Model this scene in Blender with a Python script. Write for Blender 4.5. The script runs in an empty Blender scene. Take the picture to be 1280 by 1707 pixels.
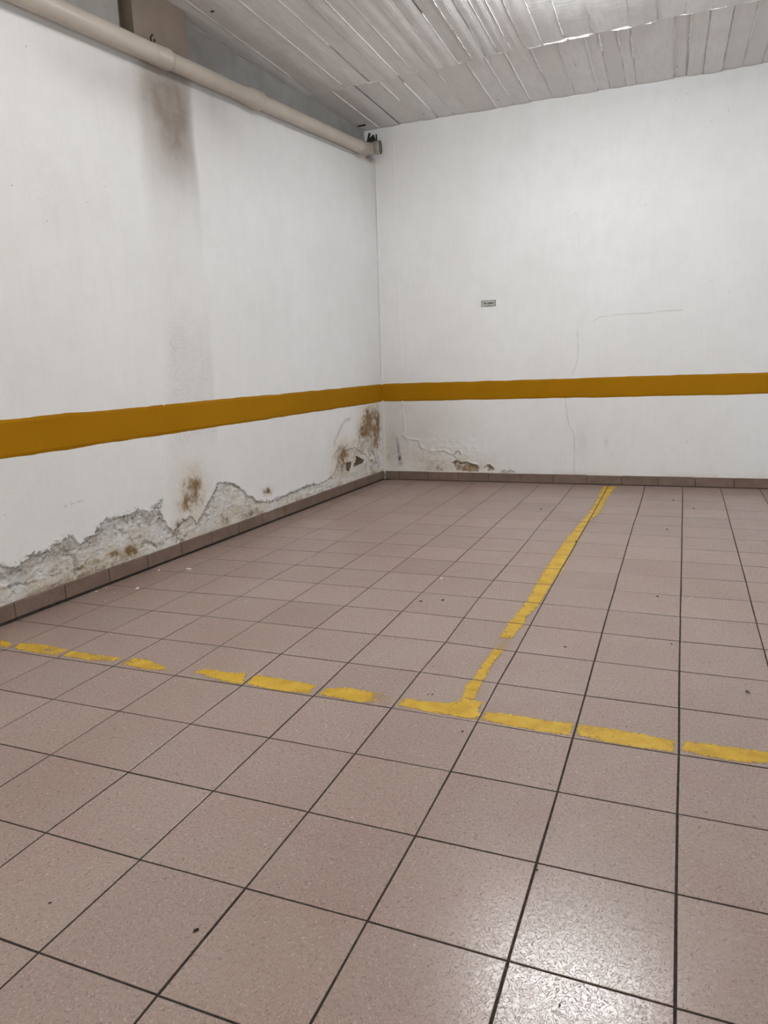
import bpy, bmesh, math, random
import numpy as np
from mathutils import Vector, Matrix

scene = bpy.context.scene
T = 0.35                                   # one floor tile, metres; lengths below are in tiles
random.seed(7); rng = np.random.default_rng(7)

# ------------------------------------------------------------------ camera
cam_data = bpy.data.cameras.new('camera'); cam = bpy.data.objects.new('camera', cam_data)
scene.collection.objects.link(cam); scene.camera = cam
RIGHT = Vector((0.92611465, 0.37529283, -0.03830068))
DOWN = Vector((0.04162178, -0.20256010, -0.97838491))
FWD = Vector((-0.37493903, 0.90450246, -0.20321423))
CAM = Vector((-0.11828, -6.94276, 3.83093)) * T
m = Matrix.Identity(4)
for r in range(3):
    m[r][0] = RIGHT[r]; m[r][1] = -DOWN[r]; m[r][2] = -FWD[r]; m[r][3] = CAM[r]
cam.matrix_world = m
cam_data.sensor_width = 36.0; cam_data.sensor_fit = 'AUTO'
cam_data.lens = 1201.86 / 1707 * 36.0
cam_data.clip_start = 0.05

# ------------------------------------------------------------------ light and exposure
scene.view_settings.view_transform = 'Standard'; scene.view_settings.look = 'None'
scene.view_settings.gamma = 1.0; scene.view_settings.use_curve_mapping = False
scene.view_settings.exposure = 0.12
world = bpy.data.worlds.new('world'); scene.world = world; world.use_nodes = True
world.node_tree.nodes['Background'].inputs[0].default_value = (0.75, 0.82, 0.95, 1)
world.node_tree.nodes['Background'].inputs[1].default_value = 0.3
TUBE_POWER = 160.0          # emission of the fluorescent tubes
LAMP1 = (-2.0, 7.2, 0.0); LAMP2 = (-4.2, -0.6, 0.0)     # x, y, turn
DAY_POWER = 52.0            # daylight through the garage opening behind the camera (watts)
DOOR = (-7.0, 1.0, 0.0, 5.4)  # the opening in the front wall: x0, x1, z0, z1
day = bpy.data.lights.new('daylight', 'AREA'); day.shape = 'RECTANGLE'
day.size = (DOOR[1]-DOOR[0])*T; day.size_y = (DOOR[3]-DOOR[2])*T; day.energy = DAY_POWER; day.color = (1.0, 0.98, 0.95)
dayo = bpy.data.objects.new('daylight', day); scene.collection.objects.link(dayo)
dayo.location = ((DOOR[0]+DOOR[1])/2*T, -12.4*T, (DOOR[2]+DOOR[3])/2*T); dayo.rotation_euler = (math.radians(90), 0, 0)

ADDED_WIN = (4.0, 12.0, 1.6, 6.2)   # opening added in the unseen right wall for the side fill: y0, y1, z0, z1
wl = bpy.data.lights.new('side_fill', 'AREA'); wl.shape = 'RECTANGLE'; wl.size = (ADDED_WIN[1]-ADDED_WIN[0])*T; wl.size_y = (ADDED_WIN[3]-ADDED_WIN[2])*T
wl.energy = 68.0; wl.color = (0.80, 0.91, 1.0)  # area fill added to brighten the room from the right
wlo = bpy.data.objects.new('side_fill', wl); scene.collection.objects.link(wlo)
wlo.location = (12.0*T, (ADDED_WIN[0]+ADDED_WIN[1])/2*T, (ADDED_WIN[2]+ADDED_WIN[3])/2*T); wlo.rotation_euler = (math.radians(90), 0, math.radians(90))

# ------------------------------------------------------------------ measured places (tiles)
DATA = {'peel': [(14.285,0.964),(14.193,0.908),(14.121,0.85),(13.979,0.864),(13.869,0.904),(13.717,0.958),(13.552,0.972),(13.367,0.981),(13.279,1.04),(13.103,1.047),(12.94,1.089),(12.859,1.086),(12.761,0.911),(12.654,0.937),(12.562,0.982),(12.368,0.987),(12.24,1.116),(12.139,1.197),(12.023,1.195),(11.724,1.176),(11.483,1.18),(11.306,1.215),(11.08,1.198),(10.939,1.103),(10.799,1.172),(10.564,1.306),(10.668,1.124),(10.594,0.896),(10.477,0.715),(10.327,0.562),(10.199,0.672),(10.007,0.79),(9.71,0.771),(9.55,0.568),(9.192,0.891),(8.977,1.038),(8.789,1.216),(8.74,1.335),(8.402,1.293),(8.078,1.14),(7.693,0.872),(7.285,0.634),(6.773,0.536),(6.149,0.55),(5.56,0.582),(4.858,0.604),(4.028,0.569),(3.491,0.636),(3.208,0.946),(2.959,1.231),(2.492,1.333),(2.017,1.312),(1.701,1.161),(1.209,0.946),(0.697,0.683),(0.152,0.566)],
'holeA': [(1.917,1.04),(1.347,0.831),(1.498,0.757),(1.794,0.733),(2.131,0.717),(2.126,0.781),(1.972,0.869)],
'holeB': [(2.579,0.91),(2.212,0.902),(2.418,0.63),(2.597,0.699)],
'scratch': [(2.262,2.21),(2.575,2.172),(2.792,2.067),(3.032,1.845),(3.263,1.644),(3.302,1.525)],
'crackA': [(8.748,1.337),(8.902,1.133),(9.192,0.891)],
'crackB': [(9.192,0.891),(9.55,0.566)],
'crackC': [(11.225,0.503),(11.118,0.562),(10.942,0.494),(10.803,0.385)],
'crackD': [(14.251,0.565),(14.024,0.556),(13.667,0.499)],
'crackE': [(13.366,0.505),(13.167,0.5)],
'crackF': [(6.149,0.55),(5.56,0.582),(4.858,0.604),(4.028,0.569),(3.491,0.636)],
'crackG': [(13.098,1.631),(12.909,1.635),(12.714,1.65),(12.474,1.658)],
'crackH': [(10.325,0.496),(10.196,0.632),(10.018,0.708),(9.843,0.735)],
'crackI': [(8.402,1.293),(8.228,1.236),(8.078,1.14),(7.877,1.049)],
'crackJ': [(3.329,1.226),(3.172,1.347),(2.944,1.406)],
'flake': [(12.86,7.381),(12.569,7.405),(12.507,7.135),(12.341,6.834),(12.209,6.505),(12.132,6.187),(12.272,5.912)],
'ridge1': [(8.783,6.587),(8.686,6.123),(8.647,5.642),(8.664,5.027),(8.761,3.771)],
'ridge2': [(10.127,5.637),(10.185,4.96),(10.16,4.39),(10.263,3.107)],
'ridge3': [(6.633,6.794),(6.2,6.647)],
'ridge4': [(8.355,6.035),(7.979,6.035),(7.962,5.823)],
'brownL': [(9.62,1.262,0.402,0.482,0.62),(9.468,1.366,0.213,0.23,0.75),(9.822,1.041,0.262,0.189,0.72),(9.43,0.726,0.237,0.181,0.3),(11.502,0.477,0.199,0.127,0.8),(12.015,0.528,0.199,0.066,0.8),(11.791,0.411,0.295,0.113,0.45),(12.41,0.486,0.216,0.076,0.55),(12.759,0.449,0.205,0.064,0.55),(14.289,0.528,0.122,0.037,0.6),(10.196,0.632,0.126,0.149,0.55),(8.508,0.42,0.22,0.192,0.5),(7.563,0.407,0.608,0.13,0.45),(6.825,0.789,0.183,0.089,0.7),(0.958,1.947,0.607,0.527,0.8),(1.404,1.745,0.377,0.242,0.9),(0.435,1.783,0.317,0.655,0.8),(0.61,1.257,0.538,0.27,0.6),(2.782,1.1,0.566,0.461,0.62),(1.691,1.291,0.742,0.369,0.45),(3.299,0.747,0.435,0.175,0.4),(8.142,0.598,0.365,0.167,0.35),(10.661,1.304,0.135,0.239,0.0),(10.616,1.77,0.152,0.095,0.15),(13.845,0.245,0.66,0.098,0.2)],
'greyL': [(13.989,0.777,0.426,0.115,0.85),(13.452,0.895,0.404,0.14,0.95),(13.015,0.929,0.308,0.144,0.8),(12.485,0.929,0.318,0.138,0.95),(12.191,1.026,0.166,0.108,0.8),(11.506,1.127,0.424,0.091,0.8),(10.955,1.022,0.228,0.117,0.8),(10.656,0.959,0.135,0.168,0.9),(10.729,1.182,0.101,0.142,0.7),(11.965,1.088,0.143,0.088,0.6),(9.197,0.946,0.202,0.262,0.4),(8.529,1.162,0.303,0.135,0.4),(0.482,1.144,0.362,0.583,0.5)],
'darkL': [(1.445,1.749,0.209,0.148,0.5),(0.673,2.227,0.133,0.228,0.5),(0.328,2.006,0.137,0.386,0.5),(1.172,1.418,0.429,0.113,0.4),(0.937,1.065,0.132,0.115,0.7),(0.51,0.755,0.181,0.156,0.6),(0.89,0.515,0.132,0.077,0.7),(0.341,0.534,0.092,0.157,0.6),(10.169,0.702,0.072,0.1,0.5),(8.671,0.539,0.065,0.109,0.4),(6.825,0.789,0.078,0.059,0.6)],
'rip': [(0.66,1.465),(0.851,1.328),(1.202,1.294),(1.277,1.056),(1.601,0.942),(2.061,0.966),(2.345,0.853),(2.658,0.625)],
'holeC': [(2.34,0.593),(2.461,0.68),(2.618,0.605),(2.855,0.609),(3.098,0.545),(3.216,0.452),(3.175,0.293),(2.454,0.32)],
'holeD': [(3.457,0.523),(3.553,0.551),(3.668,0.469),(3.686,0.355),(3.474,0.351)],
'curlA': [(2.425,0.873),(2.506,0.979),(2.604,0.951),(2.623,0.875)],
'curlB': [(3.398,0.464),(3.476,0.542),(3.591,0.534),(3.667,0.45)],
'curlC': [(3.934,0.322),(4.01,0.38),(4.104,0.316),(4.199,0.384),(4.33,0.32)],
'curlD': [(2.34,0.601),(2.5,0.671),(2.618,0.586),(2.816,0.627),(2.972,0.553),(3.166,0.518)],
'cr1': [(6.173,4.533),(6.21,4.073),(6.187,3.612),(6.055,3.261)],
'cr2': [(5.848,2.671),(5.915,2.068),(5.979,1.786),(6.121,1.501),(6.147,1.057),(6.151,0.311)],
'cr3': [(6.622,4.761),(6.81,4.867),(7.4,4.902),(8.122,4.897),(8.542,4.928),(8.999,4.916)],
'drip': [(0.446,1.406),(0.468,1.149),(0.49,0.892)],
'chase': [(0.666,10.671),(0.651,9.258),(0.651,7.171),(0.699,4.629),(0.706,3.126),(0.693,2.166),(0.707,1.387)],
'chase2': [(0.735,2.166),(0.761,1.739),(0.728,1.387),(0.93,1.191)],
'brownB': [(1.753,0.514,0.774,0.314,0.55),(1.246,0.703,0.62,0.433,0.3),(2.656,0.529,0.475,0.271,0.5),(0.161,0.889,0.149,0.48,0.5),(3.243,0.442,0.427,0.153,0.4),(2.089,1.963,1.393,0.76,0.1),(4.029,0.305,0.266,0.095,0.4)],
'darkB': [(0.526,0.713,0.055,0.119,0.95),(0.551,0.534,0.084,0.06,0.5),(1.832,0.417,0.04,0.078,0.5),(1.953,0.361,0.06,0.04,0.5),(0.506,1.031,0.032,0.199,0.6)],
'greyB': [(6.363,1.31,0.174,0.448,0.18),(7.05,1.26,0.085,0.141,0.25),(0.318,1.089,0.254,0.694,0.4),(7.01,2.969,6.776,0.429,0.0)],
'bbL': [14.079,13.1,12.096,11.123,10.153],
'bbB': [1.556,2.529,3.491,4.473,6.454,9.539,10.507],
'white_flakes': [(-9.076,2.894,0.09),(-9.468,3.971,0.07),(-8.925,4.198,0.12),(-9.137,2.152,0.03),(-9.325,2.576,0.03),(-9.695,2.545,0.05),(-9.692,2.774,0.04),(-3.959,4.883,0.07)],
'specks': [(-3.901,3.586,0.07),(-3.573,3.74,0.08),(-2.292,2.654,0.035),(-1.417,2.343,0.04),(-2.722,0.458,0.03),(-2.671,0.474,0.03),(-2.098,-0.249,0.035),(-0.28,9.612,0.06),(-0.333,4.844,0.045),(-0.19,13.018,0.06),(0.282,12.045,0.06),(0.721,1.603,0.07),(-0.097,2.847,0.035),(-3.095,-3.478,0.055),(-4.296,-3.625,0.03),(-0.643,-3.224,0.03),(-0.984,-2.092,0.025),(-3.31,11.246,0.06),(-2.031,8.098,0.07)],
'ylineV': [((-2.141,14.856),(-1.791,14.914)),((-2.107,13.045),(-1.845,13.093)),((-2.099,11.044),(-1.862,11.093)),((-2.159,10.13),(-1.972,10.17)),((-2.196,9.359),(-2.016,9.4)),((-2.269,8.041),(-1.995,8.106)),((-2.283,6.957),(-2.016,7.023)),((-2.297,5.883),(-1.986,5.964)),((-2.289,4.951),(-2.046,5.017)),((-2.272,3.982),(-2.047,4.045)),((-2.31,3.26),(-2.139,3.309)),((-2.34,2.988),(-2.107,3.056)),((-2.321,2.743),(-2.141,2.795)),((-2.326,2.5),(-2.158,2.55)),((-2.321,2.159),(-2.151,2.21)),((-2.313,1.922),(-2.177,1.964)),((-2.314,1.633),(-2.204,1.667)),((-2.332,1.335),(-2.203,1.375)),((-2.335,1.005),(-2.197,1.048)),((-2.364,0.838),(-2.207,0.888)),((-2.335,0.63),(-2.188,0.676)),((-2.312,0.476),(-2.168,0.522))],
'ylineH': [([(-9.386,0.259),(-9.097,0.199)],[(-9.154,0.062),(-8.952,0.053)]),([(-8.989,0.231),(-8.594,0.301),(-8.062,0.252)],[(-8.862,0.057),(-8.417,0.032),(-8.057,0.052)]),([(-7.975,0.233),(-7.62,0.229),(-7.071,0.244)],[(-7.956,0.061),(-7.443,0.046),(-7.102,0.129)]),([(-6.93,0.309),(-6.631,0.294),(-6.265,0.162)],[(-6.932,0.078),(-6.521,0.043),(-6.187,0.087)]),([(-5.825,0.161),(-5.706,0.295),(-5.373,0.281),(-5.126,0.32)],[(-5.741,0.148),(-5.358,0.062),(-5.16,0.033),(-4.986,0.034)]),([(-5.001,0.321),(-4.597,0.317),(-4.111,0.291)],[(-4.945,0.065),(-4.504,0.012),(-4.074,0.064)]),([(-3.953,0.237),(-3.737,0.339),(-3.454,0.326),(-3.089,0.277)],[(-3.935,0.074),(-3.602,0.05),(-3.409,0.048),(-3.069,0.094)]),([(-2.964,0.285),(-2.688,0.293),(-2.446,0.324),(-2.324,0.394),(-2.167,0.336),(-2.044,0.183)],[(-2.954,0.1),(-2.681,0.066),(-2.401,0.068),(-2.043,0.054)]),([(-1.973,0.249),(-1.646,0.282),(-1.285,0.258),(-1.037,0.283)],[(-1.975,0.076),(-1.653,0.015),(-1.337,0.012),(-1.034,0.033)]),([(-0.974,0.276),(-0.762,0.291),(-0.404,0.277),(-0.031,0.223)],[(-0.978,0.064),(-0.675,-0.0),(-0.388,-0.015),(-0.046,0.015)]),([(0.052,0.251),(0.272,0.274),(0.541,0.279),(0.828,0.281)],[(0.041,0.056),(0.265,0.026),(0.524,0.012),(0.808,0.073)])],
'warp': {(-10,-1): (0.011,-0.006),(-10,0): (0.035,-0.021),(-10,1): (0.019,-0.018),(-10,2): (0.006,-0.03),(-10,3): (0.017,-0.038),(-10,4): (0.02,-0.01),(-10,5): (0.036,-0.012),(-10,6): (0.031,-0.016),(-10,7): (0.008,-0.005),(-9,-1): (0.034,-0.021),(-9,0): (0.046,-0.03),(-9,1): (0.024,-0.025),(-9,2): (0.008,-0.04),(-9,3): (0.021,-0.051),(-9,4): (0.027,-0.012),(-9,5): (0.047,-0.012),(-9,6): (0.044,-0.021),(-9,7): (0.03,-0.016),(-8,-2): (0.001,-0.005),(-8,-1): (0.011,-0.022),(-8,0): (0.017,-0.028),(-8,1): (0.005,-0.02),(-8,2): (0.012,-0.021),(-8,3): (0.01,-0.034),(-8,4): (0.017,0.002),(-8,5): (0.019,0.022),(-8,6): (0.038,-0.001),(-8,7): (0.017,-0.008),(-8,8): (0.005,-0.029),(-8,9): (-0.005,-0.019),(-8,10): (-0.002,-0.005),(-7,-2): (0.004,-0.015),(-7,-1): (0.007,-0.021),(-7,0): (0.012,-0.012),(-7,1): (0.003,-0.005),(-7,2): (0.006,0.004),(-7,3): (0.019,0.024),(-7,4): (-0.001,0.032),(-7,5): (-0.003,0.018),(-7,6): (0.006,0.017),(-7,7): (-0.003,-0.008),(-7,8): (0.005,-0.037),(-7,9): (-0.007,-0.027),(-7,10): (-0.007,-0.017),(-6,-2): (0.013,-0.012),(-6,-1): (0.01,-0.016),(-6,0): (0.014,-0.005),(-6,1): (-0.003,0.017),(-6,2): (0.004,0.015),(-6,3): (-0.0,0.035),(-6,4): (-0.007,0.031),(-6,5): (-0.009,0.035),(-6,6): (-0.008,0.049),(-6,7): (-0.013,0.016),(-6,8): (-0.008,-0.016),(-6,9): (-0.007,-0.019),(-6,10): (-0.002,-0.005),(-5,-2): (0.02,-0.011),(-5,-1): (0.008,-0.006),(-5,0): (0.011,0.004),(-5,1): (-0.018,0.016),(-5,2): (-0.009,0.029),(-5,3): (-0.012,0.058),(-5,4): (-0.016,0.036),(-5,5): (-0.025,0.051),(-5,6): (-0.026,0.035),(-5,7): (-0.03,0.021),(-5,8): (-0.021,0.0),(-5,9): (-0.023,-0.008),(-5,10): (-0.022,-0.003),(-5,11): (-0.011,-0.002),(-4,-3): (0.013,-0.007),(-4,-2): (0.015,-0.008),(-4,-1): (0.007,0.003),(-4,0): (-0.0,0.014),(-4,1): (-0.015,0.021),(-4,2): (-0.013,0.048),(-4,3): (-0.029,0.072),(-4,4): (-0.036,0.045),(-4,5): (-0.037,0.051),(-4,6): (-0.033,0.022),(-4,7): (-0.035,-0.025),(-4,8): (-0.028,-0.01),(-4,9): (-0.033,-0.01),(-4,10): (-0.031,-0.004),(-4,11): (-0.015,-0.002),(-4,12): (-0.009,-0.001),(-3,-4): (-0.003,0.004),(-3,-2): (0.005,-0.005),(-3,0): (-0.007,0.021),(-3,1): (-0.016,0.03),(-3,2): (-0.002,0.054),(-3,3): (-0.025,0.057),(-3,4): (-0.045,0.043),(-3,5): (-0.043,0.019),(-3,6): (-0.03,0.006),(-3,7): (-0.02,-0.017),(-3,8): (-0.018,0.011),(-3,9): (-0.023,-0.003),(-3,10): (-0.022,-0.003),(-3,11): (-0.011,-0.002),(-2,-4): (-0.003,0.006),(-2,-3): (-0.003,0.008),(-2,-2): (0.003,-0.006),(-2,0): (-0.008,0.003),(-2,1): (-0.018,0.001),(-2,2): (-0.01,0.01),(-2,3): (-0.016,0.031),(-2,4): (-0.019,0.016),(-2,5): (-0.019,0.016),(-2,6): (-0.022,-0.007),(-2,7): (-0.011,-0.009),(-2,8): (-0.013,0.034),(-2,9): (-0.008,0.02),(-2,10): (-0.007,-0.002),(-1,-3): (-0.005,0.001),(-1,-2): (-0.002,-0.007),(-1,-1): (0.002,-0.013),(-1,0): (0.002,-0.024),(-1,1): (0.002,-0.019),(-1,2): (-0.003,-0.009),(-1,3): (-0.008,0.003),(-1,4): (-0.01,0.001),(-1,5): (-0.008,0.015),(-1,6): (-0.009,-0.005),(-1,7): (-0.005,-0.007),(-1,8): (-0.008,0.005),(-1,9): (-0.003,0.007),(-1,10): (-0.005,0.001),(-1,11): (0.009,0.004),(-1,12): (0.02,0.008),(-1,13): (0.021,0.015),(-1,14): (0.021,0.025),(-1,15): (0.006,0.007),(0,-2): (-0.001,-0.006),(0,-1): (-0.001,-0.013),(0,0): (0.007,-0.025),(0,1): (0.003,-0.017),(0,2): (0.003,-0.018),(0,3): (0.004,-0.013),(0,4): (0.005,-0.024),(0,5): (0.009,-0.028),(0,6): (0.013,0.004),(0,7): (0.017,0.037),(0,8): (0.018,-0.0),(0,9): (0.02,0.004),(0,10): (0.021,0.018),(0,11): (0.026,0.012),(0,12): (0.028,0.011),(0,13): (0.029,0.021),(0,14): (0.03,0.035),(0,15): (0.02,0.025),(1,-1): (-0.001,-0.009),(1,0): (0.005,-0.017),(1,1): (0.002,-0.012),(1,2): (0.006,-0.006),(1,3): (0.011,0.003),(1,4): (0.009,-0.012),(1,5): (0.01,-0.009),(1,6): (0.018,0.024),(1,7): (0.017,0.032),(1,8): (0.016,-0.0),(1,9): (0.017,0.002),(1,10): (0.018,0.015),(1,11): (0.019,0.009),(1,12): (0.02,0.008),(1,13): (0.021,0.015),(1,14): (0.021,0.025),(1,15): (0.006,0.007),(2,3): (0.008,0.004),(2,4): (0.007,-0.007),(2,5): (0.007,-0.004),(2,6): (0.013,0.019),(2,7): (0.004,0.006)},'black': [(0.033,10.22),(0.124,10.521),(0.156,10.368),(0.238,10.472),(0.327,10.295),(0.334,10.459),(0.342,10.194),(0.051,10.201),(0.325,10.246),(-0.219,10.669),(0.056,10.728)]}

H = 10.76
K = np.array([-9.162, 15.099, 0.0]); AL, AB = -0.04681, 0.00711
dL = np.array([math.sin(AL), -math.cos(AL), 0]); nL = np.array([math.cos(AL), math.sin(AL), 0])
dB = np.array([math.cos(AB), math.sin(AB), 0]); nB = np.array([math.sin(AB), -math.cos(AB), 0])
def pL(u, o, z):                      # point on the left wall: along, out, up
    u, o, z = np.broadcast_arrays(np.asarray(u, float), o, z)
    P = K + u[..., None]*dL + (-0.047 + 0.0103*z + o)[..., None]*nL
    P[..., 2] += z; return P
def pB(s, o, z):
    s, o, z = np.broadcast_arrays(np.asarray(s, float), o, z)
    P = K + s[..., None]*dB + o[..., None]*nB
    P[..., 2] += z; return P

# ------------------------------------------------------------------ helpers
def link(name, me, mat=None, parent=None, kind=None):
    o = bpy.data.objects.new(name, me); scene.collection.objects.link(o)
    if me is not None and mat is not None:
        for mm in (mat if isinstance(mat, (list, tuple)) else [mat]): me.materials.append(mm)
    if parent is not None: o.parent = parent
    if kind: o['kind'] = kind
    return o
def tag(o, label, cat=None, group=None, kind=None):
    o['label'] = label
    if cat: o['category'] = cat
    if group: o['group'] = group
    if kind: o['kind'] = kind
    return o
class MB:
    """collects points (in tiles) and faces of one mesh"""
    def __init__(s): s.v = []; s.f = []; s.m = []; s.n = 0
    def add(s, pts, faces, mi=0):
        pts = np.asarray(pts, float).reshape(-1, 3); s.v.append(pts)
        for f in faces: s.f.append([s.n + i for i in f]); s.m.append(mi)
        s.n += len(pts)
    def box(s, P, a, b, mi=0):
        """box through a mapping P(x,y,z), from corner a to corner b"""
        q = [(x, y, z) for z in (a[2], b[2]) for y in (a[1], b[1]) for x in (a[0], b[0])]
        s.add([P(*c) for c in q], [(0,2,3,1),(4,5,7,6),(0,1,5,4),(2,6,7,3),(0,4,6,2),(1,3,7,5)], mi)
    def build(s, name, mat, parent=None, kind=None, smooth=False, fix=True):
        me = bpy.data.meshes.new(name); V = np.concatenate(s.v)*T
        me.from_pydata(V.tolist(), [], s.f)
        me.polygons.foreach_set('material_index', s.m)
        if smooth: me.polygons.foreach_set('use_smooth', [True]*len(s.f))
        if fix:
            bm = bmesh.new(); bm.from_mesh(me); bmesh.ops.recalc_face_normals(bm, faces=bm.faces); bm.to_mesh(me); bm.free()
        me.update()
        return link(name, me, mat, parent, kind)
def grid_faces(nu, nv, off=0):
    a = (np.arange(nu-1)[:, None]*nv + np.arange(nv-1)[None]).ravel() + off
    return np.stack([a, a+nv, a+nv+1, a+1], 1)
def big_mesh(name, parts, attrs, mat, parent=None, kind=None, smooth=True, flip=False):
    """parts: list of (points (N,3) in tiles, quads); attrs: name -> float per point"""
    V = np.concatenate([q[0].reshape(-1, 3) for q in parts])*T
    F = []; n = 0
    for P, f in parts: F.append(f + n); n += P.reshape(-1, 3).shape[0]
    F = np.concatenate(F)
    if flip: F = F[:, ::-1]
    me = bpy.data.meshes.new(name)
    me.vertices.add(len(V)); me.vertices.foreach_set('co', V.astype('f').ravel())
    me.loops.add(F.size); me.loops.foreach_set('vertex_index', F.astype('i').ravel())
    me.polygons.add(len(F)); me.polygons.foreach_set('loop_start', np.arange(0, F.size, 4, dtype='i'))
    me.update(calc_edges=True)
    me.polygons.foreach_set('use_smooth', [smooth]*len(F))
    for k, a in attrs.items():
        at = me.attributes.new(k, 'FLOAT', 'POINT'); at.data.foreach_set('value', np.asarray(a, 'f').ravel())
    me.validate(); me.update()
    return link(name, me, mat, parent, kind)

def sm(a, b, x):
    t = np.clip((x-a)/(b-a), 0, 1); return t*t*(3-2*t)
_tab = rng.random((256, 256))
def vnoise(x, y):
    xi = np.floor(x).astype(int); yi = np.floor(y).astype(int); fx = x-xi; fy = y-yi
    fx = fx*fx*(3-2*fx); fy = fy*fy*(3-2*fy)
    a = _tab[xi % 256, yi % 256]; b = _tab[(xi+1) % 256, yi % 256]; c = _tab[xi % 256, (yi+1) % 256]; d = _tab[(xi+1) % 256, (yi+1) % 256]
    return (a*(1-fx)+b*fx)*(1-fy) + (c*(1-fx)+d*fx)*fy
def fbm(x, y, o=4, g=.5):
    s = 0; w = 1; t = 0
    for k in range(o):
        s = s + w*vnoise(x*2**k+17.3*k, y*2**k+9.1*k); t += w; w *= g
    return s/t
def ridged(x, y, o=3):
    s = 0; w = 1; t = 0
    for k in range(o):
        s = s + w*(1-np.abs(2*vnoise(x*2**k+3.3*k, y*2**k+7.7*k)-1)); t += w; w *= .55
    return s/t
def pdist(x, y, pts, close=False):
    pts = list(pts) + ([pts[0]] if close else [])
    d = np.full(x.shape, 1e9)
    for (x0, y0), (x1, y1) in zip(pts[:-1], pts[1:]):
        dx, dy = x1-x0, y1-y0; L = dx*dx+dy*dy+1e-12
        t = np.clip(((x-x0)*dx+(y-y0)*dy)/L, 0, 1)
        d = np.minimum(d, np.hypot(x-x0-t*dx, y-y0-t*dy))
    return d
def inside(x, y, pts):
    r = np.zeros(x.shape, bool); n = len(pts)
    for k in range(n):
        x0, y0 = pts[k]; x1, y1 = pts[(k+1) % n]
        if y0 == y1: continue
        c = ((y0 > y) != (y1 > y)) & (x < (x1-x0)*(y-y0)/(y1-y0)+x0)
        r ^= c
    return r
def blobs(x, y, lst, pw=1.0):
    m = np.zeros(x.shape)
    for cx, cy, rx, ry, s in lst:
        d2 = ((x-cx)/rx)**2 + ((y-cy)/ry)**2
        m = np.maximum(m, s*np.exp(-d2*pw))
    return m

# ------------------------------------------------------------------ materials
class NT:
    def __init__(s, name, rough=.7, spec=.3):
        s.mat = bpy.data.materials.new(name); s.mat.use_nodes = True; s.t = s.mat.node_tree; s.b = s.t.nodes['Principled BSDF']
        s.b.inputs['Roughness'].default_value = rough; s.b.inputs['Specular IOR Level'].default_value = spec
        s.tc = None; s._obj = None
    def n(s, ty, **k):
        x = s.t.nodes.new(ty)
        for a, v in k.items(): setattr(x, a, v)
        return x
    def put(s, sock, v):
        if isinstance(v, bpy.types.NodeSocket): s.t.links.new(v, sock)
        elif isinstance(v, (tuple, list)) and len(v) == 3 and sock.type == 'RGBA': sock.default_value = (*v, 1)
        else: sock.default_value = v
    def obj(s):
        if s._obj is None:
            tc = s.n('ShaderNodeTexCoord'); mp = s.n('ShaderNodeMapping'); s.t.links.new(tc.outputs['Object'], mp.inputs[0])
            mp.inputs['Scale'].default_value = (1/T, 1/T, 1/T); s._obj = mp.outputs[0]
        return s._obj
    def scaled(s, sc):
        mp = s.n('ShaderNodeMapping'); s.t.links.new(s.obj(), mp.inputs[0]); mp.inputs['Scale'].default_value = sc; return mp.outputs[0]
    def noise(s, scale, detail=3, rough=.5, vec=None, dist=0.0):
        x = s.n('ShaderNodeTexNoise'); x.inputs['Scale'].default_value = scale; x.inputs['Detail'].default_value = detail
        x.inputs['Roughness'].default_value = rough; x.inputs['Distortion'].default_value = dist
        s.t.links.new(vec or s.obj(), x.inputs['Vector']); return x.outputs['Fac']
    def attr(s, name):
        x = s.n('ShaderNodeAttribute'); x.attribute_name = name; return x.outputs['Fac']
    def math(s, op, a, b=0.0, c=None, clamp=False):
        x = s.n('ShaderNodeMath', operation=op); x.use_clamp = clamp
        s.put(x.inputs[0], a); s.put(x.inputs[1], b)
        if c is not None: s.put(x.inputs[2], c)
        return x.outputs[0]
    def ramp(s, v, lo, hi, a=0.0, b=1.0):
        x = s.n('ShaderNodeMapRange'); x.interpolation_type = 'SMOOTHSTEP'; s.put(x.inputs['Value'], v)
        for k, q in (('From Min', lo), ('From Max', hi), ('To Min', a), ('To Max', b)): x.inputs[k].default_value = q
        return x.outputs[0]
    def mix(s, f, a, b, mode='MIX'):
        x = s.n('ShaderNodeMix', data_type='RGBA', blend_type=mode); s.put(x.inputs['Factor'], f)
        s.put(x.inputs['A'], a); s.put(x.inputs['B'], b); return x.outputs['Result']
    def bump(s, h, dist, strength=1.0, prev=None):
        x = s.n('ShaderNodeBump'); x.inputs['Strength'].default_value = strength; x.inputs['Distance'].default_value = dist
        s.put(x.inputs['Height'], h)
        if prev is not None: s.put(x.inputs['Normal'], prev)
        return x.outputs[0]
    def done(s, col=None, nrm=None, rough=None):
        if col is not None: s.put(s.b.inputs['Base Color'], col)
        if nrm is not None: s.put(s.b.inputs['Normal'], nrm)
        if rough is not None: s.put(s.b.inputs['Roughness'], rough)
        return s.mat
def plain(name, col, rough=.7, spec=.3, var=.12, scale=6.0):
    t = NT(name, rough, spec); n = t.noise(scale, 4)
    c = t.mix(t.ramp(n, .3, .7), tuple(v*(1-var) for v in col), tuple(min(1, v*(1+var)) for v in col))
    return t.done(c, t.bump(n, .0008, .5))

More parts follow.
